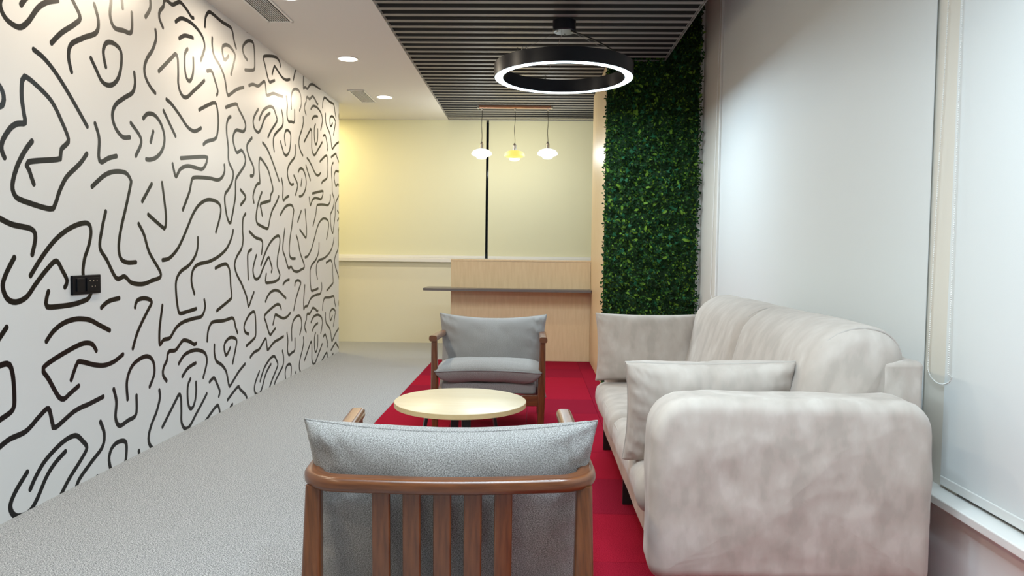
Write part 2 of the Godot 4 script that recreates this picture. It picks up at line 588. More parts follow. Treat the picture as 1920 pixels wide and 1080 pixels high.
const PRINT := [
	[5.714,2.216,5.640,2.154,5.609,2.102,5.639,2.053,5.712,2.039,5.768,2.074,5.836,2.156,5.895,2.201,5.971,2.235],
	[5.732,2.137,5.770,2.182,5.837,2.236,5.955,2.284,6.047,2.291,6.099,2.254,6.135,2.209,6.088,2.164,5.994,2.098,5.923,2.033],
	[6.250,2.309,6.281,2.243,6.263,2.179,6.162,2.125,6.064,2.066,6.043,2.004,6.063,1.942],
	[3.136,1.972,3.204,1.952,3.287,1.903,3.387,1.821,3.507,1.710],
	[2.947,1.490,2.931,1.520,2.939,1.557,2.986,1.615,3.029,1.640,3.072,1.651,3.067,1.688,3.055,1.759,3.061,1.826,3.077,1.845,3.143,1.827,3.247,1.776,3.319,1.695,3.362,1.629,3.349,1.603,3.310,1.573,3.302,1.536,3.277,1.523,3.089,1.488,3.094,1.453,3.120,1.399],
	[3.114,1.580,3.068,1.532,3.018,1.459,2.990,1.383,3.004,1.340,3.052,1.322,3.222,1.298,3.259,1.320,3.285,1.370,3.312,1.412,3.351,1.457,3.446,1.525,3.501,1.578],
	[5.583,1.975,5.486,1.905,5.514,1.836,5.611,1.758,5.610,1.698,5.551,1.685],
	[3.546,2.042,3.586,2.000,3.637,1.951,3.706,1.949,3.770,1.991,3.805,2.062,3.807,2.145,3.743,2.168,3.680,2.154,3.651,2.112,3.655,2.069,3.669,2.033],
	[3.700,0.401,3.723,0.332,3.713,0.250,3.748,0.200,3.829,0.209,3.909,0.225,3.916,0.326],
	[3.828,0.324,3.825,0.425,3.888,0.501,4.017,0.527,4.093,0.490,4.107,0.417,4.055,0.350],
	[3.933,2.066,3.940,2.011,3.913,1.958,3.835,1.914,3.751,1.860,3.721,1.801,3.748,1.743,3.813,1.707,3.881,1.716],
	[3.894,1.793,3.996,1.719,3.939,1.626],
	[4.020,1.841,4.067,1.874,4.142,1.880,4.213,1.842,4.251,1.772,4.227,1.701,4.159,1.647,4.083,1.623,4.046,1.621],
	[4.124,1.786,4.095,1.723],
	[3.572,1.734,3.604,1.666,3.598,1.578,3.619,1.553,3.681,1.580,3.753,1.600],
	[4.161,2.359,4.167,2.315,4.128,2.243,4.063,2.172,4.036,2.111,4.055,2.062,4.112,2.021,4.150,2.007],
	[4.630,0.524,4.602,0.521,4.536,0.548,4.458,0.564,4.406,0.540,4.356,0.516,4.284,0.520,4.260,0.500,4.253,0.471,4.212,0.431,4.205,0.391,4.245,0.350],
	[4.398,0.429,4.469,0.471,4.575,0.484,4.671,0.474,4.756,0.443,4.785,0.394,4.769,0.350,4.728,0.288],
	[4.441,0.343,4.506,0.379,4.573,0.393,4.621,0.398],
	[4.547,0.309,4.511,0.268,4.509,0.181,4.534,0.126,4.575,0.121,4.610,0.161,4.624,0.216,4.623,0.273],
	[4.193,0.088,4.276,0.151,4.350,0.207,4.394,0.238,4.419,0.218,4.424,0.137,4.423,0.070,4.447,0.027,4.486,0.006,4.539,0.015,4.622,0.069,4.707,0.122,4.777,0.170],
	[4.820,0.242,4.888,0.257,4.934,0.211,4.981,0.148,4.964,0.117],
	[4.900,0.478,4.899,0.424,4.929,0.366,5.016,0.325,5.089,0.265,5.130,0.167,5.147,0.153,5.199,0.176,5.306,0.230,5.427,0.270],
	[5.159,0.427,5.108,0.388,5.083,0.385,5.058,0.430,5.067,0.470,5.135,0.497,5.203,0.496,5.273,0.467,5.255,0.411,5.201,0.311],
	[4.791,0.521,4.803,0.582,4.849,0.630,4.910,0.638,5.053,0.631,5.188,0.637,5.231,0.618,5.257,0.562,5.292,0.519],
	[5.109,2.113,5.288,2.172,5.332,2.146,5.441,2.080,5.459,2.032,5.412,1.996,5.294,1.987,5.241,1.947,5.232,1.897,5.292,1.828,5.383,1.854,5.447,1.812,5.437,1.753,5.308,1.659,5.272,1.620,5.267,1.521,5.243,1.447,5.181,1.317,5.155,1.316,5.114,1.363,5.082,1.457,5.091,1.513,5.150,1.553,5.211,1.614,5.229,1.679,5.153,1.747,5.146,1.842,5.122,1.935,5.124,2.003,5.158,2.050,5.192,2.063],
	[4.698,2.017,4.911,2.104,4.964,2.088,4.986,1.999,4.969,1.910,4.930,1.868,4.809,1.833,4.758,1.806],
	[4.279,1.996,4.337,1.982,4.434,1.937,4.534,1.883,4.613,1.869,4.668,1.881,4.724,1.906],
	[4.243,1.924,4.382,1.801],
	[4.447,1.678,4.778,1.729,4.807,1.717,4.792,1.683,4.734,1.644,4.636,1.643,4.530,1.640,4.440,1.611,4.385,1.561,4.359,1.596,4.344,1.630],
	[5.078,1.710,5.082,1.670,5.044,1.625,4.972,1.598,4.865,1.597,4.719,1.589,4.608,1.575,4.581,1.541,4.560,1.490,4.513,1.425,4.467,1.367],
	[4.101,1.490,3.999,1.386],
	[4.217,1.507,4.243,1.401,4.259,1.314,4.252,1.256,4.238,1.244,4.151,1.278,4.060,1.316],
	[3.651,1.310,3.619,1.229,3.597,1.131,3.653,1.069,3.738,0.972,3.813,0.979,3.881,0.943,3.988,0.931,4.083,0.945,4.193,0.977,4.067,1.105,4.013,1.203,3.959,1.260],
	[3.539,1.425,3.648,1.492,3.743,1.520,3.842,1.522,3.890,1.484,3.884,1.465,3.838,1.349,3.785,1.225,3.763,1.133,3.782,1.073,3.840,1.052,3.927,1.052],
	[4.214,1.061,4.295,1.072,4.393,1.125,4.470,1.198,4.536,1.273,4.604,1.350,4.688,1.411,4.803,1.451,4.923,1.453,5.001,1.431,5.016,1.385,4.983,1.316,4.935,1.244],
	[4.667,1.199,4.662,1.138,4.626,1.082,4.544,1.027,4.440,0.992,4.390,0.957,4.370,0.916,4.375,0.839,4.392,0.770,4.416,0.735,4.513,0.737,4.634,0.746],
	[5.223,1.263,5.196,1.213,5.111,1.135,4.980,1.080,4.826,1.045,4.681,1.031,4.611,1.007,4.577,0.964,4.576,0.908,4.611,0.843],
	[4.924,1.000,5.043,1.022,5.109,1.021,5.159,0.974,5.174,0.868,5.190,0.790,5.139,0.764,4.942,0.709],
	[4.751,0.795,4.765,0.756,4.747,0.718,4.703,0.689,4.592,0.686,4.460,0.677,4.371,0.652,4.297,0.601,4.262,0.596,4.215,0.596,4.172,0.575,4.169,0.650,4.184,0.717,4.206,0.796],
	[3.913,0.809,3.932,0.842,3.993,0.852,4.055,0.843,4.087,0.824,4.043,0.780,3.979,0.719,3.927,0.660,3.886,0.589],
	[3.602,0.830,3.664,0.857,3.760,0.867],
	[5.451,1.394,5.404,1.356,5.393,1.275,5.402,1.202,5.373,1.136,5.282,1.072,5.246,1.015,5.280,0.950,5.370,0.874,5.462,0.774,5.500,0.699,5.559,0.751,5.609,0.798],
	[5.497,0.489,5.440,0.506,5.412,0.546,5.441,0.588,5.518,0.634,5.607,0.649,5.637,0.608,5.646,0.507,5.636,0.454,5.575,0.431,5.457,0.404],
	[5.361,1.564,5.453,1.517,5.363,1.455],
	[5.526,1.264,5.644,1.222,5.768,1.205,5.794,1.170,5.772,1.096],
	[5.563,1.130,5.495,1.100,5.488,1.026,5.498,0.906],
	[2.992,1.083,2.943,1.018,2.922,0.968,2.946,0.916,2.997,0.898,3.062,0.916,3.119,0.967,3.191,1.026,3.259,1.066,3.301,1.024,3.336,0.974,3.319,0.946],
	[3.089,1.006,3.169,1.089,3.268,1.169,3.385,1.225,3.495,1.246,3.525,1.209,3.506,1.139,3.469,1.071,3.458,0.995,3.501,0.942,3.522,0.915,3.500,0.886,3.486,0.878,3.389,0.863,3.284,0.860,3.192,0.865,3.190,0.901,3.203,0.931],
	[3.184,0.712,3.232,0.751,3.302,0.780,3.382,0.791,3.450,0.787,3.513,0.774,3.586,0.743,3.671,0.709],
	[3.554,0.621,3.526,0.654,3.479,0.668,3.417,0.666,3.306,0.643,3.201,0.615,3.161,0.597,3.160,0.580,3.192,0.544,3.231,0.488,3.265,0.445,3.300,0.431,3.336,0.445,3.408,0.471],
	[3.354,0.511,3.391,0.570,3.407,0.587,3.453,0.578,3.532,0.554,3.615,0.538,3.702,0.543,3.789,0.569],
	[5.530,0.307,5.610,0.334,5.713,0.344,5.798,0.388,5.859,0.409,5.885,0.337,5.907,0.314,6.045,0.358,6.164,0.369,6.276,0.381],
]


func print_texture() -> ImageTexture:
	var W := 2048
	var H := 1572
	var sx := W / PERIOD.x
	var sy := H / PERIOD.y
	var buf := PackedByteArray()
	buf.resize(W * H)
	buf.fill(217)
	var hw := 0.0123
	for s in PRINT:
		var pts := PackedVector2Array()
		for k in s.size() / 2:
			pts.append(Vector2(s[2 * k], s[2 * k + 1]))
		var n := pts.size()
		var poly := PackedVector2Array()
		for i in n - 1:
			var a := pts[maxi(i - 1, 0)]
			var b := pts[i]
			var c := pts[i + 1]
			var d := pts[mini(i + 2, n - 1)]
			var steps := maxi(1, int(b.distance_to(c) / 0.014))
			for k in steps:
				poly.append(b.cubic_interpolate(c, a, d, float(k) / steps))
		poly.append(pts[n - 1])
		for i in poly.size() - 1:
			var a := poly[i]
			var b := poly[i + 1]
			var ab := b - a
			var l2 := maxf(ab.length_squared(), 1e-9)
			var x0 := int(floor((minf(a.x, b.x) - hw) * sx)) - 1
			var x1 := int(ceil((maxf(a.x, b.x) + hw) * sx)) + 1
			var y0 := int(floor((minf(a.y, b.y) - hw) * sy)) - 1
			var y1 := int(ceil((maxf(a.y, b.y) + hw) * sy)) + 1
			for y in range(y0, y1):
				var yy := posmod(H - 1 - y, H) * W
				for x in range(x0, x1):
					var p := Vector2((x + 0.5) / sx, (y + 0.5) / sy)
					var t := clampf((p - a).dot(ab) / l2, 0.0, 1.0)
					var e := (p.distance_to(a + ab * t) - hw) * sx + 0.5
					if e < 1.0:
						var g := int(8 + 209 * maxf(e, 0.0))
						var k := yy + posmod(x, W)
						if g < buf[k]:
							buf[k] = g
	var im := Image.create_from_data(W, H, false, Image.FORMAT_L8, buf)
	im.convert(Image.FORMAT_RGB8)
	return ImageTexture.create_from_image(im)

# ======================= shell =======================
func build_shell() -> void:
	# floor: screed slab, grey carpet around, red carpet tiles one by one
	var fl := struct("floor", "floor of grey speckled carpet with a field of red carpet tiles", "floor")
	part(fl, "screed", box(Vector3(6.2, 0.12, 12.0)), M.screed, Vector3(-1.1, -0.07, -3.3))
	# rectangles x0, x1, d0, d1 of grey carpet
	for q in [[-4.1, -1.03, -2.5, 9.1], [-1.03, 1.4, 7.66, 9.1], [-1.03, -0.53, -2.5, 3.66], [-0.53, -0.03, -2.5, 3.16], [-0.03, 1.4, -2.5, 0.66]]:
		part(fl, "grey_carpet", box(Vector3(q[1] - q[0], 0.01, q[3] - q[2])), M.carpet_grey, Vector3((q[0] + q[1]) * 0.5, -0.005, -(q[2] + q[3]) * 0.5))
	var tile := rbox(Vector3(0.4985, 0.01, 0.4985), 0.0012, 1)
	var k := 0
	for i in 5:
		for j in 14:
			var x0 := -1.03 + 0.5 * i
			var d0 := 0.66 + 0.5 * j
			if (i < 1 and d0 < 3.6) or (i < 2 and d0 < 3.1):
				continue
			var x1 := minf(x0 + 0.5, 1.4)
			if x1 - x0 < 0.49:
				part(fl, "carpet_tile", rbox(Vector3(x1 - x0, 0.01, 0.4985), 0.0012, 1), M["carpet_red_%d" % (rng.randi() % 4)], Vector3((x0 + x1) * 0.5, -0.005, -d0 - 0.25))
			else:
				part(fl, "carpet_tile", tile, M["carpet_red_%d" % (rng.randi() % 4)], Vector3(x0 + 0.25, -0.005, -d0 - 0.25))
			k += 1
	# left wall with the printed paper: a thick wall, its face a sheet with the print's own coordinates
	var wl := struct("wall_left", "white wall covered in black squiggly line print", "wall")
	part(wl, "wall_core", box(Vector3(0.2, 3.0, 10.59)), M.paint_white, Vector3(LEFT - 0.102, 1.4, -2.795))
	var v := PackedVector3Array()
	var uv := PackedVector2Array()
	for c in [[-2.5, 0.0], [8.09, 0.0], [8.09, CEIL], [-2.5, CEIL]]:
		v.append(Vector3(LEFT, c[1], -c[0]))
		uv.append(Vector2(c[0] / PERIOD.x, 1.0 - c[1] / PERIOD.y))
	var nn := PackedVector3Array([Vector3.RIGHT, Vector3.RIGHT, Vector3.RIGHT, Vector3.RIGHT])
	part(wl, "printed_wallpaper", commit(v, nn, uv, PackedInt32Array([0, 2, 1, 0, 3, 2])), M.wallpaper)
	# end of the passage behind the left wall, and the wall behind the camera
	var wp := struct("wall_passage", "pale wall closing the passage beyond the printed wall", "wall")
	part(wp, "wall_core", box(Vector3(0.2, 3.0, 1.3)), M.paint_cream, Vector3(-4.1, 1.4, -8.5))
	part(wp, "wall_return", box(Vector3(1.75, 3.0, 0.2)), M.paint_cream, Vector3(-3.125, 1.4, -7.98))
	var wf := struct("wall_front", "plain white wall behind the viewpoint", "wall")
	part(wf, "wall_core", box(Vector3(4.2, 3.4, 0.2)), M.paint_white, Vector3(-0.4, 1.6, 2.6))
	# far wall: cream parapet with window band above
	var wb := struct("wall_back", "cream far wall with low parapet below the window blinds", "wall")
	part(wb, "parapet", box(Vector3(5.8, 1.0, 0.2)), M.paint_cream, Vector3(-1.3, 0.5, -9.15))
	part(wb, "lintel", box(Vector3(5.8, 0.5, 0.2)), M.paint_cream, Vector3(-1.3, 3.0, -9.20))
	part(wb, "window_ledge", rbox(Vector3(5.8, 0.05, 0.26), 0.006), M.sill_white, Vector3(-1.3, 1.025, -9.13))
	# right wall: low parapet, sill, columns between the windows, wall above
	var wr := struct("wall_right", "right wall with low parapet, white sill and pale columns", "wall")
	part(wr, "parapet", box(Vector3(0.24, 0.32, 8.9)), M.paint_white, Vector3(1.49, 0.16, -1.9))
	part(wr, "window_sill", rbox(Vector3(0.30, 0.03, 8.84), 0.005), M.sill_white, Vector3(1.475, 0.335, -1.9))
	part(wr, "column", box(Vector3(0.2, 3.0, 0.34)), M.column_paint, Vector3(1.506, 1.85, -2.60))
	part(wr, "column", box(Vector3(0.2, 3.0, 0.72)), M.column_paint, Vector3(1.515, 1.85, -6.00))
	part(wr, "column", box(Vector3(0.2, 3.0, 0.5)), M.column_paint, Vector3(1.535, 1.85, 2.25))
	part(wr, "wall_core", box(Vector3(0.24, 3.4, 2.9)), M.paint_white, Vector3(1.53, 1.6, -7.8))

func build_ceiling() -> void:
	var ce := struct("ceiling", "white plaster ceiling beside dark ceiling of thin grey slats", "ceiling")
	part(ce, "plaster", box(Vector3(1.09, 0.2, 11.65)), M.paint_ceiling, Vector3(-1.605, CEIL + 0.1, -3.275))
	part(ce, "plaster", box(Vector3(1.95, 0.2, 1.3)), M.paint_ceiling, Vector3(-3.125, CEIL + 0.1, -8.55))
	# dark felt deck over the slats; three fields follow the blind pocket and the partition
	var fields := [[-1.06, 1.075, -2.5, 6.3], [-1.06, 0.6, 6.3, 7.68], [-1.06, 1.45, 7.68, 9.09]]
	for q in fields:
		part(ce, "felt_deck", box(Vector3(q[1] - q[0], 0.15, q[3] - q[2])), M.felt_black, Vector3((q[0] + q[1]) * 0.5, CEIL + 0.105, -(q[2] + q[3]) * 0.5))
	var d := -2.35
	var meshes := {}
	while d < 9.05:
		var x1 := 1.07
		if d > 6.29:
			x1 = 0.598
		if d > 7.69:
			x1 = 1.44
		var x0 := -1.058
		if not meshes.has(x1):
			meshes[x1] = box(Vector3(x1 - x0, 0.0025, 0.047))
		part(ce, "slat", meshes[x1], M.slat_grey, Vector3((x0 + x1) * 0.5, CEIL + 0.00125, -d))
		d += 0.1305
	part(ce, "edge_trim", box(Vector3(0.006, 0.022, 8.8)), M.slat_grey, Vector3(1.076, CEIL + 0.010, -1.9))
	# pocket for the blinds, higher than the slats
	part(ce, "pocket_side", box(Vector3(0.02, 0.6, 8.8)), M.paint_white, Vector3(1.088, CEIL + 0.33, -1.9))
	part(ce, "pocket_top", box(Vector3(0.60, 0.1, 8.9)), M.paint_white, Vector3(1.36, 3.36, -1.9))
	part(ce, "roof_slab", box(Vector3(6.2, 0.15, 12.0)), M.paint_white, Vector3(-1.1, 3.49, -3.3))

# ======================= windows and blinds =======================
func window(n: int, label: String, at: Vector3, size: Vector3) -> void:
	var o := struct("window_%d" % n, label, "window", at)
	var along_x := size.x > size.z
	var L := size.x if along_x else size.z
	var f := 0.06
	for s in [-1.0, 1.0]:
		var off: float = s * (L - f) * 0.5
		part(o, "frame_post", box(Vector3(f, size.y, 0.06) if along_x else Vector3(0.06, size.y, f)), M.frame_dark, Vector3(off, 0, 0) if along_x else Vector3(0, 0, off))
		part(o, "frame_rail", box(Vector3(L, f, 0.06) if along_x else Vector3(0.06, f, L)), M.frame_dark, Vector3(0, s * (size.y - f) * 0.5, 0))
	part(o, "pane", box(Vector3(L - f, size.y - f, 0.008) if along_x else Vector3(0.008, size.y - f, L - f)), M.glass_night)

func blind(label: String, at: Vector3, turn: float, w: float, h: float, m: Material, roll_r := 0.022) -> Node3D:
	# hangs down from at (middle of its top), flat in local xy, room side is +z
	var o := thing("roller_blind", label, "blind", at, turn, "roller blinds")
	# cloth with a slight slack
	var rows := []
	for i in 13:
		var row := PackedVector3Array()
		for j in 9:
			var x := (float(j) / 8 - 0.5) * w
			var y := -h * i / 12.0
			row.append(Vector3(x, y, 0.004 * sin(x * 2.1 + at.z) * (i / 12.0) + 0.002))
		rows.append(row)
	var back := []
	for i in range(12, -1, -1):
		var row := PackedVector3Array()
		for q in rows[i]:
			row.append(q - Vector3(0, 0, 0.0016))
		back.append(row)
	part(o, "cloth", sheet(rows + back, false, Vector3(0, -h * 0.5, -0.001)), m)
	part(o, "roller_tube", lathe([Vector2(0, -w * 0.5), Vector2(roll_r, -w * 0.5), Vector2(roll_r, w * 0.5), Vector2(0, w * 0.5)], 20), M.metal_white, Vector3(0, 0.0, -roll_r), Vector3(0, 0, PI / 2))
	part(o, "bottom_bar", rbox(Vector3(w, 0.032, 0.012), 0.004), M.metal_white, Vector3(0, -h + 0.012, 0.003))
	return o

func bead_chain(o: Node3D, pts: PackedVector3Array) -> void:
	# small round beads threaded along pts (local)
	var s := SphereMesh.new()
	s.radius = 0.0026
	s.height = 0.0052
	s.radial_segments = 6
	s.rings = 3
	var st := SurfaceTool.new()
	var left := 0.0
	for i in pts.size() - 1:
		var l := pts[i].distance_to(pts[i + 1])
		while left < l:
			st.append_from(s, 0, Transform3D(Basis(), pts[i].lerp(pts[i + 1], left / l)))
			left += 0.0072
		left -= l
	part(o, "bead_chain", st.commit(), M.bead_white)
	part(o, "chain_cord", tube(pts, 0.0007, 5), M.bead_white)

func build_windows() -> void:
	window(1, "wide window behind the drawn blinds above the sofa", Vector3(1.56, 1.85, -4.21), Vector3(0.06, 3.0, 2.88))
	window(2, "window behind the nearest blind at the right edge", Vector3(1.56, 1.85, -0.22), Vector3(0.06, 3.0, 4.44))
	window(3, "far window band seen as dark gap between two cream blinds", Vector3(-1.3, 1.95, -9.22), Vector3(5.7, 1.8, 0.06))
	var top := 3.24
	var r := -PI / 2
	# right-hand wall, facing -x
	blind("white roller blind behind sofa nearest the leafy green wall", Vector3(1.408, top, -4.9325), r, 1.43, top - 0.36, M.blind_white)
	blind("white roller blind behind the near end of the sofa", Vector3(1.396, top, -3.43), r, 1.56, top - 0.36, M.blind_white)
	part(get_node("roller_blind"), "side_guide", rbox(Vector3(0.012, top - 0.36, 0.02), 0.003, 1), M.sill_white, Vector3(-0.735, -(top - 0.36) * 0.5, 0.006))
	var b := blind("nearest white roller blind at right edge with bottom bar on sill", Vector3(1.40, top, -0.26), r, 4.50, top - 0.365, M.blind_white)
	# its chain, hanging in two strands over the column (local x runs along +z of the room)
	var loop := PackedVector3Array()
	var lx := func(dd: float) -> float: return -(dd - 0.26)
	for k in 31:
		var t := k / 30.0
		loop.append(Vector3(lx.call(lerpf(2.552, 2.615, t) + 0.004 * sin(t * 9.0)), lerpf(-0.02, 0.745 - top, t), 0.006))
	for k in range(1, 12):
		var a := PI * k / 12.0
		loop.append(Vector3(lx.call(2.54 + 0.075 * cos(a)), 0.745 - top - 0.045 * sin(a), 0.006))
	for k in 31:
		var t := k / 30.0
		loop.append(Vector3(lx.call(lerpf(2.465, 2.50, t)), lerpf(0.745 - top, -0.02, t), 0.02 - 0.012 * t))
	bead_chain(b, loop)
	# chain cover at the far edge of the far blind
	var g := thing("blind_chain", "slim pale blind chain beside the leafy green wall", "chain", Vector3(1.405, 0, -5.70))
	var loop2 := PackedVector3Array()
	for k in 21:
		loop2.append(Vector3(0, lerpf(3.2, 0.86, k / 20.0), 0.0))
	for k in range(1, 10):
		var a := PI * k / 10.0
		loop2.append(Vector3(0, 0.86 - 0.07 * sin(a), -0.08 + 0.08 * cos(a)))
	for k in 21:
		loop2.append(Vector3(0, lerpf(0.86, 3.2, k / 20.0), -0.16 + 0.1 * k / 20.0))
	part(g, "cord", tube(loop2, 0.0022, 6), M.bead_white)
	part(g, "bracket", rbox(Vector3(0.03, 0.06, 0.12), 0.004), M.metal_white, Vector3(0.0, 3.2, -0.05))
	# far wall
	blind("cream roller blind on far wall left of the dark gap", Vector3(-2.3375, 2.74, -9.08), 0.0, 3.485, 2.74 - 1.055, M.blind_cream, 0.012)
	blind("cream roller blind on far wall above the wooden counter", Vector3(0.409, 2.74, -9.08), 0.0, 1.942, 2.74 - 1.055, M.blind_cream, 0.012)

# ======================= lamps =======================
func area(parent: Node3D, at: Vector3, w: float, h: float, col: Color, e: float, turn := 0.0) -> void:
	var a := AreaLight3D.new()
	a.name = "area_light"
	a.area_size = Vector2(w, h)
	a.light_color = col
	a.light_energy = e
	a.area_range = 14.0
	a.area_attenuation = 2.0
	a.shadow_enabled = true
	a.position = at
	a.rotation = Vector3(-PI / 2, turn, 0)
	parent.add_child(a, true)

func downlight(label: String, at: Vector3, col: Color, e: float) -> void:
	var o := thing("downlight", label, "downlight", at, 0.0, "recessed ceiling downlights")
	part(o, "trim_ring", lathe([Vector2(0.078, 0.0), Vector2(0.078, -0.004), Vector2(0.088, -0.006), Vector2(0.094, -0.003), Vector2(0.094, 0.0)], 36), M.metal_white)
	part(o, "lens", lathe([Vector2(0.0, -0.004), Vector2(0.06, -0.004), Vector2(0.078, -0.002)], 36), M.lamp_warm)
	area(o, Vector3(0, -0.008, 0), 0.105, 0.105, col, e)

const DOWN := 1.05

func build_downlights() -> void:
	emitter("lamp_warm", Color(1.0, 0.97, 0.90), 4.0)
	var c := Color(1.0, 0.93, 0.82)
	var names := ["round downlight beside the small square vent at the far end", "round downlight in middle of the visible white ceiling", "round downlight cut by top edge beside the long vent"]
	for k in 7:
		var lab: String = names[k] if k < 3 else ["round downlight above the near end of the printed wall, first beyond the top edge","round downlight of the same row right beside the viewpoint","round downlight of the same row just behind the viewpoint","last round downlight of the row before the wall behind the viewpoint"][k - 3]
		downlight(lab, Vector3(-1.582, CEIL, -7.76 + 1.525 * k), c, DOWN)
	downlight("downlight in the passage beyond the printed wall", Vector3(-2.75, CEIL, -8.62), Color(1.0, 0.91, 0.66), 1.25)

func ring_lamp(label: String, at: Vector3, e: float) -> void:
	var R := 0.483
	var wd := 0.062
	var o := thing("ring_pendant_light", label, "pendant light", at, 0.0, "black ring lights")
	# at is the middle of the glowing face
	var hs := lathe([Vector2(R - wd, 0.0), Vector2(R - wd, 0.092), Vector2(R, 0.092), Vector2(R, 0.0), Vector2(R - 0.004, 0.0), Vector2(R - 0.004, 0.004), Vector2(R - wd + 0.004, 0.004), Vector2(R - wd + 0.004, 0.0), Vector2(R - wd, 0.0)], 96)
	part(o, "housing", hs, M.ring_housing)
	part(o, "diffuser", lathe([Vector2(R - wd + 0.004, 0.001), Vector2(R - wd + 0.010, -0.003), Vector2(R - 0.010, -0.003), Vector2(R - 0.004, 0.001)], 96), M.lamp_cool)
	var n := 16
	for k in n:
		var a := TAU * k / n
		area(o, Vector3(cos(a), 0, sin(a)) * (R - wd * 0.5) + Vector3(0, -0.006, 0), 0.046, 0.165, Color(0.86, 0.95, 1.0), e / n, -a)
	var top := CEIL - at.y
	var cn := part(o, "canopy", lathe([Vector2(0.0, top - 0.075), Vector2(0.072, top - 0.075), Vector2(0.08, top - 0.068), Vector2(0.08, top), Vector2(0.0, top)], 40), M.ring_housing)
	for a in [0.6, 2.7, 4.8]:
		part(cn, "screw", lathe([Vector2(0, top - 0.079), Vector2(0.005, top - 0.078), Vector2(0.005, top - 0.074)], 10), M.steel, Vector3(cos(a), 0, sin(a)) * 0.055)
	for a in [0.0 + 0.25, TAU / 3 + 0.25, TAU * 2 / 3 + 0.25]:
		var foot := Vector3(cos(a), 0, sin(a)) * (R - wd * 0.5) + Vector3(0, 0.092, 0)
		var head := Vector3(cos(a) * 0.05, top - 0.075, sin(a) * 0.05)
		part(o, "suspension_wire", tube(PackedVector3Array([foot, foot.lerp(head, 0.5), head]), 0.0009, 6), M.steel)
		part(o, "wire_grip", lathe([Vector2(0, 0), Vector2(0.006, 0), Vector2(0.006, 0.028), Vector2(0.002, 0.034), Vector2(0, 0.034)], 12), M.steel, foot)
	# power cable, slightly bowed, to the right-hand side of the ring
	var c0 := Vector3(0.045, top - 0.075, 0.03)
	var c1 := Vector3(0.41, 0.092, 0.18)
	var cp := PackedVector3Array([c0 + Vector3(0, 0.01, 0)])
	for k in 13:
		var t := k / 12.0
		cp.append(c0.lerp(c1, t) + Vector3(0, 0.02 * sin(PI * t), 0))
	part(o, "power_cable", tube(cp, 0.0052, 8), M.cable_black)
	# spare hanging eye on the left of the rim
	var ey := PackedVector3Array()
	for k in 16:
		var a := TAU * k / 16
		ey.append(Vector3(cos(a) * 0.016, sin(a) * 0.016, 0))
	part(o, "hanging_eye", tube(ey, 0.0032, 6, true), M.steel, Vector3(-0.27, 0.106, 0.36))

func build_rings() -> void:
	emitter("lamp_cool", Color(0.88, 0.97, 1.0), 3.5)
	ring_lamp("black ring pendant light glowing cool white under slatted ceiling", Vector3(0.194, 2.346, -5.21), 3.8)
	ring_lamp("second black ring light out of view above the near armchair", Vector3(0.194, 2.346, -1.25), 5.7)

func build_pendants() -> void:
	var rail := thing("pendant_rail", "copper-coloured ceiling rail carrying three small pendant lamps", "lamp rail", Vector3(-0.222, CEIL, -8.16))
	part(rail, "rail_body", rbox(Vector3(0.80, 0.032, 0.06), 0.008), M.copper, Vector3(0, -0.016, 0))
	for s in [-1.0, 1.0]:
		part(rail, "end_cap", rbox(Vector3(0.02, 0.04, 0.068), 0.008), M.steel, Vector3(0.405 * s, -0.018, 0))
	for s in [-0.363, 0.0, 0.363]:
		part(rail, "cable_gland", lathe([Vector2(0, -0.056), Vector2(0.006, -0.056), Vector2(0.012, -0.045), Vector2(0.012, -0.03), Vector2(0, -0.03)], 14), M.steel, Vector3(s, 0, 0))
	var prof := [Vector2(0.018, 0.062), Vector2(0.05, 0.058), Vector2(0.085, 0.045), Vector2(0.106, 0.025), Vector2(0.113, 0.004), Vector2(0.108, -0.006), Vector2(0.092, -0.014), Vector2(0.066, -0.020), Vector2(0.060, -0.030), Vector2(0.054, -0.040), Vector2(0.036, -0.050), Vector2(0.0, -0.054)]
	var shade := lathe(prof, 40)
	emitter("opal_cool", Color(0.95, 0.98, 1.0), 0.95)
	emitter("opal_warm", Color(1.0, 0.92, 0.42), 0.75)
	M.opal_cool.albedo_color = Color(0.55, 0.55, 0.55)
	M.opal_warm.albedo_color = Color(0.5, 0.5, 0.45)
	emitter("opal_tip", Color(1.0, 0.93, 0.80), 2.0)
	var ys := [2.205, 2.192, 2.212]
	var labs := ["left white pendant lamp with saucer-shaped opal shade, before the dark gap", "yellowish middle pendant lamp with saucer-shaped opal shade", "right white pendant lamp with saucer-shaped opal shade"]
	for k in 3:
		var x: float = -0.222 + [-0.363, 0.0, 0.363][k]
		var o := thing("pendant_lamp", labs[k], "pendant lamp", Vector3(x, ys[k], -8.16), 0.0, "small pendant lamps on the rail")
		var warm := k == 1
		part(o, "shade", shade, M.opal_warm if warm else M.opal_cool)
		if warm:
			part(o, "diffuser", lathe([Vector2(0.062, -0.024), Vector2(0.056, -0.041), Vector2(0.038, -0.052), Vector2(0.0, -0.056)], 32), M.opal_tip)
		part(o, "socket", lathe([Vector2(0.0, 0.06), Vector2(0.02, 0.06), Vector2(0.02, 0.115), Vector2(0.012, 0.125), Vector2(0.006, 0.14), Vector2(0.0, 0.14)], 20), M.steel)
		var top: float = CEIL - 0.05 - ys[k]
		var p := PackedVector3Array()
		for q in 9:
			p.append(Vector3(0.004 * sin(q * 1.1 + k), lerpf(0.135, top, q / 8.0), 0))
		part(o, "cord", tube(p, 0.0032, 6), M.cable_black)
		var l := OmniLight3D.new()
		l.name = "bulb_light"
		l.light_color = Color(1.0, 0.9, 0.6) if warm else Color(0.92, 0.97, 1.0)
		l.light_energy = 0.22
		l.light_size = 0.05
		l.omni_range = 12.0
		l.omni_attenuation = 2.0
		l.shadow_enabled = true
		o.add_child(l, true)

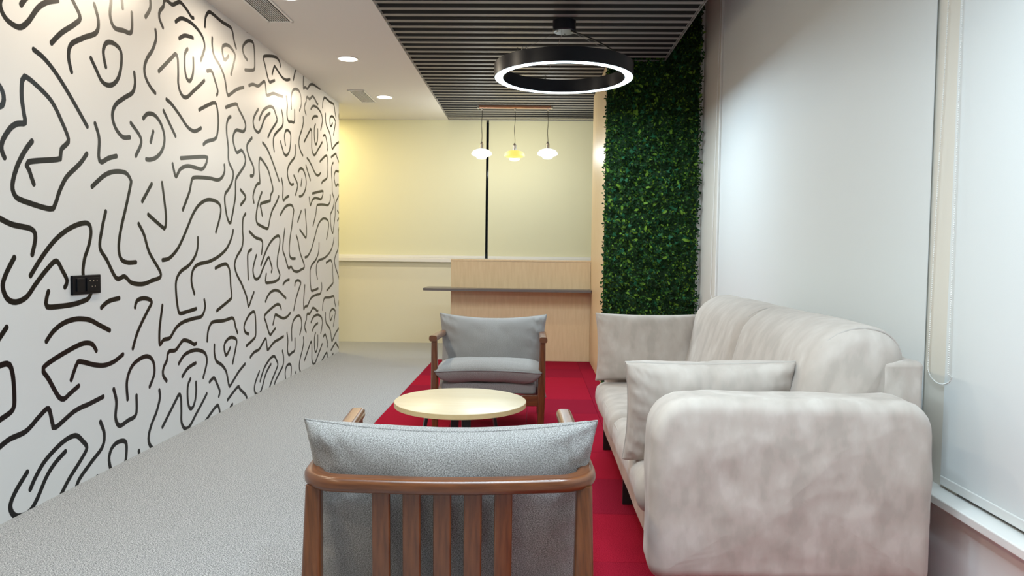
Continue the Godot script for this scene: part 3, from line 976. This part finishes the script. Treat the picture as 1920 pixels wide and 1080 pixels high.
# ======================= partition and counter =======================
func build_partition_and_counter() -> void:
	var p := struct("wall_partition", "maple-clad partition whose side shows beside the green wall", "wall")
	part(p, "wall_core", box(Vector3(0.80, 3.3, 1.36)), M.paint_white, Vector3(1.02, 1.65, -7.0))
	part(p, "side_cladding", rbox(Vector3(0.02, 2.738, 1.37), 0.002, 1), M.maple_upright, Vector3(0.609, 1.369, -6.995))
	part(p, "end_cladding", rbox(Vector3(0.80, 2.738, 0.02), 0.002, 1), M.maple_upright, Vector3(1.02, 1.369, -7.69))
	var c := thing("reception_counter", "pale maple reception counter with dark grey worktop edge", "counter", Vector3(-0.13, 0, -7.66))
	part(c, "front_panel", rbox(Vector3(1.455, 1.035, 0.04), 0.002, 1), M.maple_upright, Vector3(0, 0.5175, -0.02))
	part(c, "top_cap", rbox(Vector3(1.46, 0.02, 0.06), 0.003, 1), M.maple_upright, Vector3(0, 1.046, -0.025))
	# worktop: rounded left end, passes through the panel
	var o := outline(0.86, 0.21, [0.01, 0.05, 0.05, 0.01], 6, 2)
	part(c, "worktop", prism(o, 0.024), M.worktop_grey, Vector3(-0.135, 0.733, 0.0))
	part(c, "support", rbox(Vector3(0.04, 0.73, 0.5), 0.002, 1), M.maple_upright, Vector3(0.70, 0.366, -0.30))

# flat plate from an outline in xz, its underside at y = 0
func prism(o: PackedVector2Array, h: float) -> ArrayMesh:
	var st := SurfaceTool.new()
	st.begin(Mesh.PRIMITIVE_TRIANGLES)
	var n := o.size()
	for i in n:
		var a := o[i]
		var b := o[(i + 1) % n]
		var q := [Vector3(a.x, 0, a.y), Vector3(b.x, 0, b.y), Vector3(b.x, h, b.y), Vector3(a.x, h, a.y)]
		var nn := Vector3(b.y - a.y, 0, -(b.x - a.x)).normalized()
		for k in [0, 1, 2, 0, 2, 3]:
			st.set_normal(nn)
			st.set_uv(Vector2(q[k].x, q[k].y))
			st.add_vertex(q[k])
		for t in 2:
			st.set_normal(Vector3.UP if t == 1 else Vector3.DOWN)
			for w in ([Vector3.ZERO, q[1], q[0]] if t == 0 else [Vector3(0, h, 0), q[3], q[2]]):
				st.set_uv(Vector2(w.x, w.z))
				st.add_vertex(w)
	st.index()
	return st.commit()

# ======================= sofa =======================
func build_sofa() -> void:
	var nz := FastNoiseLite.new()
	nz.seed = 7
	nz.frequency = 1.0
	nz.fractal_octaves = 4
	var nr := FastNoiseLite.new()
	nr.seed = 12
	nr.frequency = 2.4
	nr.fractal_type = FastNoiseLite.FRACTAL_RIDGED
	nr.fractal_octaves = 3
	# built in room coordinates relative to its floor point (0.8, 0, -3.29); long axis along z
	var s := thing("sofa", "beige velvet two-cushion sofa along the blinds", "sofa", Vector3(0.8, 0, -3.29))
	var V: Material = M.velvet
	# near arm: x 0.362..1.215, y 0.15..0.70, d 2.2..2.4
	part(s, "arm", slab(0.845, 0.565, 0.19, [0.10, 0.115, 0.05, 0.05], 0.045, 0.010, 0.0055, nr, 1.0, 36, 22), V, Vector3(-0.008, 0.414, 0.992))
	part(s, "arm", slab(0.80, 0.545, 0.19, [0.10, 0.115, 0.05, 0.05], 0.045, 0.012, 0.010, nz, 3.2, 8, 6), V, Vector3(0.03, 0.418, -0.995))
	# base under the seat
	part(s, "base", slab(1.80, 0.23, 0.80, [0.03, 0.03, 0.03, 0.03], 0.03, 0.0, 0.004, nz, 4.0, 4, 8), V, Vector3(0.01, 0.228, 0), Vector3(0, PI / 2, 0))
	# back frame
	part(s, "back_frame", slab(1.80, 0.66, 0.135, [0.02, 0.02, 0.02, 0.02], 0.018, 0.0, 0.003, nz, 4.0, 4, 8), V, Vector3(0.3975, 0.465, 0), Vector3(0, PI / 2, 0))
	# seat cushions
	for k in [-1.0, 1.0]:
		var c := part(s, "seat_cushion", slab(0.885, 0.80, 0.155, [0.05, 0.05, 0.05, 0.05], 0.062, 0.012, 0.008, nz, 3.0, 10, 8), V, Vector3(-0.042, 0.335, 0.446 * k), Vector3(-PI / 2, 0, -PI / 2))
		var path := PackedVector3Array()
		for q in outline(0.4425 - 0.012, 0.40 - 0.012, [0.045, 0.045, 0.045, 0.045], 6, 6):
			path.append(Vector3(q.x, q.y, 0.046))
		part(c, "piping", tube(path, 0.0035, 6, true), M.velvet_seam)
	# back cushions: profile in xy, extruded along z, leaning back
	for k in [-1.0, 1.0]:
		var c := part(s, "back_cushion", slab(0.30, 0.58, 0.905, [0.11, 0.185, 0.06, 0.06], 0.075, 0.02, 0.010, nz, 2.6, 10, 8), V, Vector3(0.222, 0.632, 0.447 * k), Vector3(0, 0, -0.28))
		for e in [-1.0, 1.0]:
			var path := PackedVector3Array()
			for q in outline(0.15 - 0.012, 0.29 - 0.012, [0.098, 0.173, 0.05, 0.05], 8, 6):
				path.append(Vector3(q.x, q.y, (0.4525 - 0.041) * e))
			part(c, "piping", tube(path, 0.004, 6, true), M.velvet_seam)
	# legs: flat dark metal plates near the front and the back
	for z in [-0.92, 0.0, 0.92]:
		for x in [-0.36, 0.36]:
			part(s, "leg", rbox(Vector3(0.045, 0.15, 0.012), 0.002, 1), M.black_metal, Vector3(x, 0.075, z))
	# throw pillows
	var w := 0.575
	var h := 0.375
	var labs := ["beige velvet throw pillow at far end of sofa before the green wall", "beige velvet throw pillow tucked behind the near sofa arm"]
	var ats := [Vector3(0.645, 0.61, -4.12), Vector3(0.612, 0.585, -2.565)]
	var rots := [Vector3(-0.20, 0.0, 0.0), Vector3(0.26, 0.0, 0.02)]
	for k in 2:
		var o := thing("throw_pillow", labs[k], "pillow", ats[k], 0.0, "velvet throw pillows on the sofa")
		o.rotation = rots[k]
		part(o, "cover", pillow(w, h, 0.17 if k == 0 else 0.20, 0.05, 0.05, 0.006, 3 + k, 0.004, [] if k == 0 else [-0.16, -0.03]), V)
		part(o, "piping", pillow_edge(w, h, 0.05, 0.05, 0.003), M.velvet_seam)

# ======================= armchairs =======================
func build_chairs() -> void:
	var far := armchair("grey-cushioned wooden armchair facing the viewer before the counter", Vector3(-0.268, 0, -4.77), 0.0)
	var near := far.duplicate()
	near.name = numbered("armchair")
	near.set_meta("label", "grey-cushioned wooden armchair in front, seen from behind with slatted back")
	add_child(near)
	near.position = Vector3(-0.212, 0, -2.07)
	near.rotation.y = PI + 0.055

func armchair(label: String, at: Vector3, turn: float) -> Node3D:
	var o := thing("armchair", label, "armchair", at, turn, "wooden armchairs with grey cushions")
	var W: Material = M.chair_wood
	var F: Material = M.chair_fabric
	# one bent rail: arm - back - arm (front is +z)
	var hx := 0.337
	var zb := -0.345
	var r := 0.085
	var path := PackedVector3Array()
	var sc := []
	for k in 9:
		var t := k / 8.0
		path.append(Vector3(-hx, 0.578 + 0.022 * (1.0 - t), lerpf(0.315, zb + r, t)))
	for k in range(1, 9):
		var a := PI + PI / 2 * k / 8.0
		path.append(Vector3(-hx + r + r * cos(a), 0.578, zb + r + r * sin(a)))
	for k in range(1, 9):
		path.append(Vector3(lerpf(-hx + r, hx - r, k / 9.0), 0.578 - 0.006 * sin(PI * k / 9.0), zb))
	for k in 9:
		var a := 1.5 * PI + PI / 2 * k / 8.0
		path.append(Vector3(hx - r + r * cos(a), 0.578, zb + r + r * sin(a)))
	for k in range(1, 9):
		var t := k / 8.0
		path.append(Vector3(hx, 0.578 + 0.022 * t, lerpf(zb + r, 0.315, t)))
	part(o, "arm_rail", sweep(path, rect_section(0.048, 0.036, 0.013, 4), Vector3.UP), W)
	var sec := rect_section(0.044, 0.044, 0.012, 3)
	for s in [-1.0, 1.0]:
		# front leg, slimmer under the arm and at the foot
		var fp := PackedVector3Array()
		var fs := []
		for k in 9:
			var t := k / 8.0
			fp.append(Vector3(s * lerpf(0.327, 0.333, t), lerpf(0.0, 0.588, t), lerpf(0.262, 0.280, t)))
			var b := lerpf(0.78, 1.08, minf(t / 0.4, 1.0)) if t < 0.4 else lerpf(1.08, 0.80, (t - 0.4) / 0.6)
			fs.append(Vector2(b, b))
		part(o, "front_leg", sweep(fp, sec, Vector3.BACK, false, fs), W)
		var bp := PackedVector3Array()
		var bs := []
		for k in 9:
			var t := k / 8.0
			bp.append(Vector3(s * lerpf(0.322, 0.326, t), lerpf(0.0, 0.566, t), lerpf(-0.385, -0.318, t)))
			var b := lerpf(0.72, 1.12, minf(t / 0.5, 1.0)) if t < 0.5 else lerpf(1.12, 0.86, (t - 0.5) / 0.5)
			bs.append(Vector2(b, b))
		part(o, "back_leg", sweep(bp, sec, Vector3.BACK, false, bs), W)
		part(o, "side_rail", bar(Vector3(s * 0.318, 0.215, 0.262), Vector3(s * 0.316, 0.205, -0.345), rect_section(0.026, 0.062, 0.006), Vector3.UP), W)
	part(o, "front_apron", bar(Vector3(-0.315, 0.219, 0.262), Vector3(0.315, 0.219, 0.262), rect_section(0.026, 0.070, 0.006), Vector3.UP), W)
	part(o, "rear_rail", bar(Vector3(-0.312, 0.215, -0.330), Vector3(0.312, 0.215, -0.330), rect_section(0.026, 0.062, 0.006), Vector3.UP), W)
	for k in 5:
		var x := -0.146 + 0.073 * k + 0.016
		part(o, "back_slat", bar(Vector3(x, 0.235, -0.322), Vector3(x, 0.563, -0.344), rect_section(0.043, 0.014, 0.004), Vector3.BACK), W)
	# upholstered seat deck, loose seat cushion, back cushion
	part(o, "seat_deck", slab(0.585, 0.42, 0.066, [0.02, 0.02, 0.02, 0.02], 0.012, 0.0, 0.0, null, 1.0, 3, 3), F, Vector3(0, 0.288, 0.04), Vector3(-PI / 2, 0, 0))
	var nz := FastNoiseLite.new()
	nz.seed = 17
	nz.frequency = 1.0
	nz.fractal_octaves = 3
	var sc2 := part(o, "seat_cushion", seat_shape(0.655, 0.40, 0.125, nz), F, Vector3(0, 0.378, 0.125))
	var sp := PackedVector3Array()
	for q in outline(0.3275, 0.20, [0.03, 0.03, 0.03, 0.03], 4, 14):
		sp.append(Vector3(q.x, seat_rim(q, 0.3275, 0.20), q.y))
	part(sc2, "piping", tube(sp, 0.0048, 6, true), M.chair_piping)
	var w := 0.73
	var h := 0.56
	var b := part(o, "back_cushion", pillow(w, h, 0.20, 0.075, 0.115, 0.004, 23, 0.008), F, Vector3(0, 0.435, -0.195), Vector3(-0.20, 0, 0))
	part(b, "piping", pillow_edge(w, h, 0.075, 0.115, 0.003), F)
	return o

func seat_rim(q: Vector2, hx: float, hz: float) -> float:
	# the seam dips between the corners along the front edge, as the cushion is sat out
	var cx := q.x / hx
	return 0.018 + 0.014 * (1.0 - cx * cx) * clampf(q.y / hz, 0.0, 1.0)

func seat_shape(w: float, d: float, t: float, nz: FastNoiseLite) -> ArrayMesh:
	# crowned top and flatter underside that meet in a seam; outline in xz
	var rows := []
	var N := 12
	for i in 2 * N + 1:
		var row := PackedVector3Array()
		var top := i <= N
		var k := sin(PI / 2 * (float(i) / N if top else float(2 * N - i) / N))
		for q in outline(w * 0.5, d * 0.5, [0.03, 0.03, 0.03, 0.03], 4, 14):
			var rim := seat_rim(q, w * 0.5, d * 0.5)
			var e := pow(1.0 - pow(k, 3.0), 0.6)
			var y := rim + 0.058 * e if top else rim - (t * 0.5 + 0.016 + rim * 0.2) * pow(1.0 - pow(k, 5.0), 0.5)
			var kk := k if top else minf(k, 1.0) * (1.0 if k > 0.98 else 0.985)
			row.append(Vector3(q.x * kk, y, q.y * kk))
		rows.append(row)
	return sheet(rows, true, Vector3.ZERO, 0.006, nz, 4.0)

# ======================= table =======================
func build_table() -> void:
	var o := thing("coffee_table", "round pale birch coffee table with black legs between armchairs", "table", Vector3(-0.325, 0, -3.345))
	var R := 0.302
	part(o, "tabletop", lathe([Vector2(0, 0.426), Vector2(R - 0.003, 0.426), Vector2(R - 0.001, 0.4268), Vector2(R - 0.001, 0.4485), Vector2(R - 0.003, 0.45), Vector2(0, 0.45)], 96), M.birch_top)
	part(o, "edge_band", lathe([Vector2(R - 0.001, 0.427), Vector2(R, 0.4275), Vector2(R, 0.4475), Vector2(R - 0.001, 0.448)], 96), M.birch_edge)
	part(o, "mounting_plate", rbox(Vector3(0.26, 0.006, 0.26), 0.002, 1), M.black_metal, Vector3(0, 0.423, 0), Vector3(0, 0.26, 0))
	for k in 4:
		var a := 0.26 + PI / 2 * k
		var dir := Vector3(cos(a), 0, -sin(a))
		var top := dir * 0.150 + Vector3(0, 0.423, 0)
		var foot := dir * 0.215
		part(o, "leg", bar(foot, top, rect_section(0.038, 0.014, 0.003), dir, Vector2(0.7, 1.0), Vector2(1.1, 1.0)), M.black_metal)

# ======================= green wall =======================
func leaf_mesh(l: float, w: float) -> ArrayMesh:
	# a folded pointed leaf in xy, growing along +y, bent forward
	var st := SurfaceTool.new()
	st.begin(Mesh.PRIMITIVE_TRIANGLES)
	var mid := [Vector3(0, 0, 0), Vector3(0, l * 0.45, l * 0.10), Vector3(0, l, -l * 0.05)]
	for s in [-1.0, 1.0]:
		var e0 := Vector3(s * w * 0.42, l * 0.28, l * 0.16)
		var e1 := Vector3(s * w * 0.40, l * 0.66, l * 0.14)
		for t in [[mid[0], e0, mid[1]], [mid[1], e0, e1], [mid[1], e1, mid[2]]]:
			var q: Array = t if s > 0 else [t[0], t[2], t[1]]
			for p in q:
				st.add_vertex(p)
	st.index()
	st.generate_normals()
	return st.commit()

func ivy_mesh(l: float) -> ArrayMesh:
	# five-lobed ivy leaf, slightly cupped
	var st := SurfaceTool.new()
	st.begin(Mesh.PRIMITIVE_TRIANGLES)
	var rim := []
	var spec := [[-90, 0.10], [-48, 0.55], [-20, 0.32], [12, 0.85], [45, 0.42], [90, 1.0], [135, 0.42], [168, 0.85], [200, 0.32], [228, 0.55]]
	for q in spec:
		var a := deg_to_rad(q[0])
		rim.append(Vector3(cos(a) * q[1] * l * 0.62, sin(a) * q[1] * l * 0.62, -0.10 * l * q[1] * q[1]))
	for k in rim.size():
		for p in [Vector3(0, 0, 0.04 * l), rim[(k + 1) % rim.size()], rim[k]]:
			st.add_vertex(p)
	st.index()
	st.generate_normals()
	return st.commit()

func build_green_wall() -> void:
	var x0 := 0.60
	var x1 := 1.375
	var y1 := 3.30
	var zf := -6.31
	var o := thing("green_wall_panel", "tall panel densely covered in small green leaves", "green wall", Vector3(0.99, 0, zf))
	part(o, "shade_backing", box(Vector3(x1 - x0, y1 - 0.02, 0.02)), M.leaf_backing_shade, Vector3((x0 + x1) * 0.5 - 0.99, (y1 + 0.02) * 0.5, 0.012))  # leaf mat, its dark colour stands in for shade behind the foliage
	var r := RandomNumberGenerator.new()
	r.seed = 99
	# clumps decide tone and how far the foliage stands out
	var nz := FastNoiseLite.new()
	nz.seed = 4
	nz.frequency = 11.0
	nz.fractal_octaves = 3
	var count := 24000
	var mm := MultiMesh.new()
	mm.transform_format = MultiMesh.TRANSFORM_3D
	mm.use_colors = true
	mm.mesh = leaf_mesh(0.025, 0.0145)
	mm.instance_count = count
	for k in count:
		var x := r.randf_range(x0 - 0.012, x1 + 0.01)
		var y := r.randf_range(0.0, y1)
		var n := nz.get_noise_2d(x, y)
		var tuft := clampf(n * 1.15 + 0.42, 0.0, 1.0)
		if r.randf() > 0.35 + 0.65 * tuft:
			y = -1.0
		var depth := 0.016 + 0.022 * r.randf() + 0.085 * tuft * tuft
		var b := Basis(Vector3.RIGHT, r.randf_range(-0.5, 1.25)) 
		b = Basis(Vector3.BACK, r.randf_range(-PI, PI)) * b
		b = Basis(Vector3.UP, r.randf_range(-0.7, 0.7)) * b
		b = b.scaled(Vector3.ONE * r.randf_range(0.6, 1.25))
		if y < 0.0:
			# thin spots between the tufts: this leaf goes to the nearest tuft row instead
			y = r.randf_range(0.0, y1)
			depth = 0.03 + 0.085 * pow(clampf(nz.get_noise_2d(x, y) * 1.15 + 0.42, 0.0, 1.0), 2.0)
		mm.set_instance_transform(k, Transform3D(b, Vector3(x - 0.99, y, depth)))
		var t := r.randf()
		var c := Color(0.0055, 0.026, 0.005)
		if t > 0.88:
			c = Color(0.10, 0.19, 0.018)
		elif t > 0.66:
			c = Color(0.024, 0.080, 0.009)
		elif t > 0.52:
			c = Color(0.008, 0.050, 0.016)
		c = c * r.randf_range(0.7, 1.25)
		c.a = 1.0
		mm.set_instance_color(k, c)
	var mi := MultiMeshInstance3D.new()
	mi.name = "small_leaves"
	mi.multimesh = mm
	mi.material_override = M.leaf_small
	mi.set_meta("kind", "stuff")
	o.add_child(mi)
	# larger ivy leaves and lime sprigs one by one
	var iv := [ivy_mesh(0.058), ivy_mesh(0.046)]
	var lf := leaf_mesh(0.05, 0.026)
	for k in 280:
		var x := r.randf_range(x0, x1)
		var y := r.randf_range(0.35, 2.9)
		var lime := k % 5 < 2
		var p := part(o, "leaf", lf if lime else iv[k % 2], M.leaf_lime if lime else M.leaf_ivy, Vector3(x - 0.99, y, 0.045 + 0.085 * pow(clampf(nz.get_noise_2d(x, y) * 1.15 + 0.42, 0.0, 1.0), 2.0)))
		p.rotation = Vector3(r.randf_range(-0.5, 0.35), r.randf_range(-0.6, 0.6), r.randf_range(-2.2, 2.2))

# ======================= small things on walls and ceiling =======================
func vent(label: String, x0: float, x1: float, d0: float, d1: float, mat_fin: Material) -> void:
	var o := thing("air_vent", label, "air vent", Vector3((x0 + x1) * 0.5, CEIL, -(d0 + d1) * 0.5), 0.0, "ceiling air vents")
	var w := x1 - x0
	var l := d1 - d0
	var f := 0.016
	for s in [-1.0, 1.0]:
		part(o, "frame_side", rbox(Vector3(f, 0.008, l), 0.002, 1), M.metal_white, Vector3(s * (w - f) * 0.5, -0.004, 0))
		part(o, "frame_end", rbox(Vector3(w, 0.008, f), 0.002, 1), M.metal_white, Vector3(0, -0.004, s * (l - f) * 0.5))
	part(o, "void", box(Vector3(w - f, 0.001, l - f)), M.vent_painted_shade, Vector3(0, -0.0008, 0))  # flat sheet, no hollow: the duct's shade is painted black behind the fins
	var n := 9
	var fin := box(Vector3(0.004, 0.006, l - 2.0 * f))
	for k in n:
		part(o, "fin", fin, mat_fin, Vector3((float(k + 1) / (n + 1) - 0.5) * (w - 2.0 * f), -0.0045, 0))

func build_wall_details() -> void:
	vent("long slotted air vent in white ceiling at top edge", -1.90, -1.715, 3.9, 5.24, M.metal_white)
	vent("small pale air vent in white ceiling near far end", -1.89, -1.72, 7.42, 8.02, M.metal_white)
	# double black socket plate on the printed wall
	var o := thing("wall_socket", "black double socket plate on the printed wall", "socket", Vector3(LEFT, 0.951, -3.47), PI / 2)
	part(o, "plate", rbox(Vector3(0.225, 0.092, 0.012), 0.004), M.black_plastic, Vector3(0, 0, 0.006))
	part(o, "blank_module", rbox(Vector3(0.060, 0.062, 0.006), 0.002), M.black_plastic, Vector3(-0.055, 0, 0.0135))
	var sk := part(o, "socket_module", rbox(Vector3(0.105, 0.064, 0.006), 0.002), M.black_plastic, Vector3(0.044, 0, 0.0135))
	var hole := lathe([Vector2(0.0, 0.0004), Vector2(0.0022, 0.0004), Vector2(0.0032, 0.0)], 12)
	for q in [Vector2(0, 0.017), Vector2(-0.013, -0.010), Vector2(0.013, -0.010), Vector2(-0.028, 0.018), Vector2(0.028, 0.018)]:
		part(sk, "pin_hole", hole, M.steel, Vector3(q.x, q.y, 0.003), Vector3(PI / 2, 0, 0))
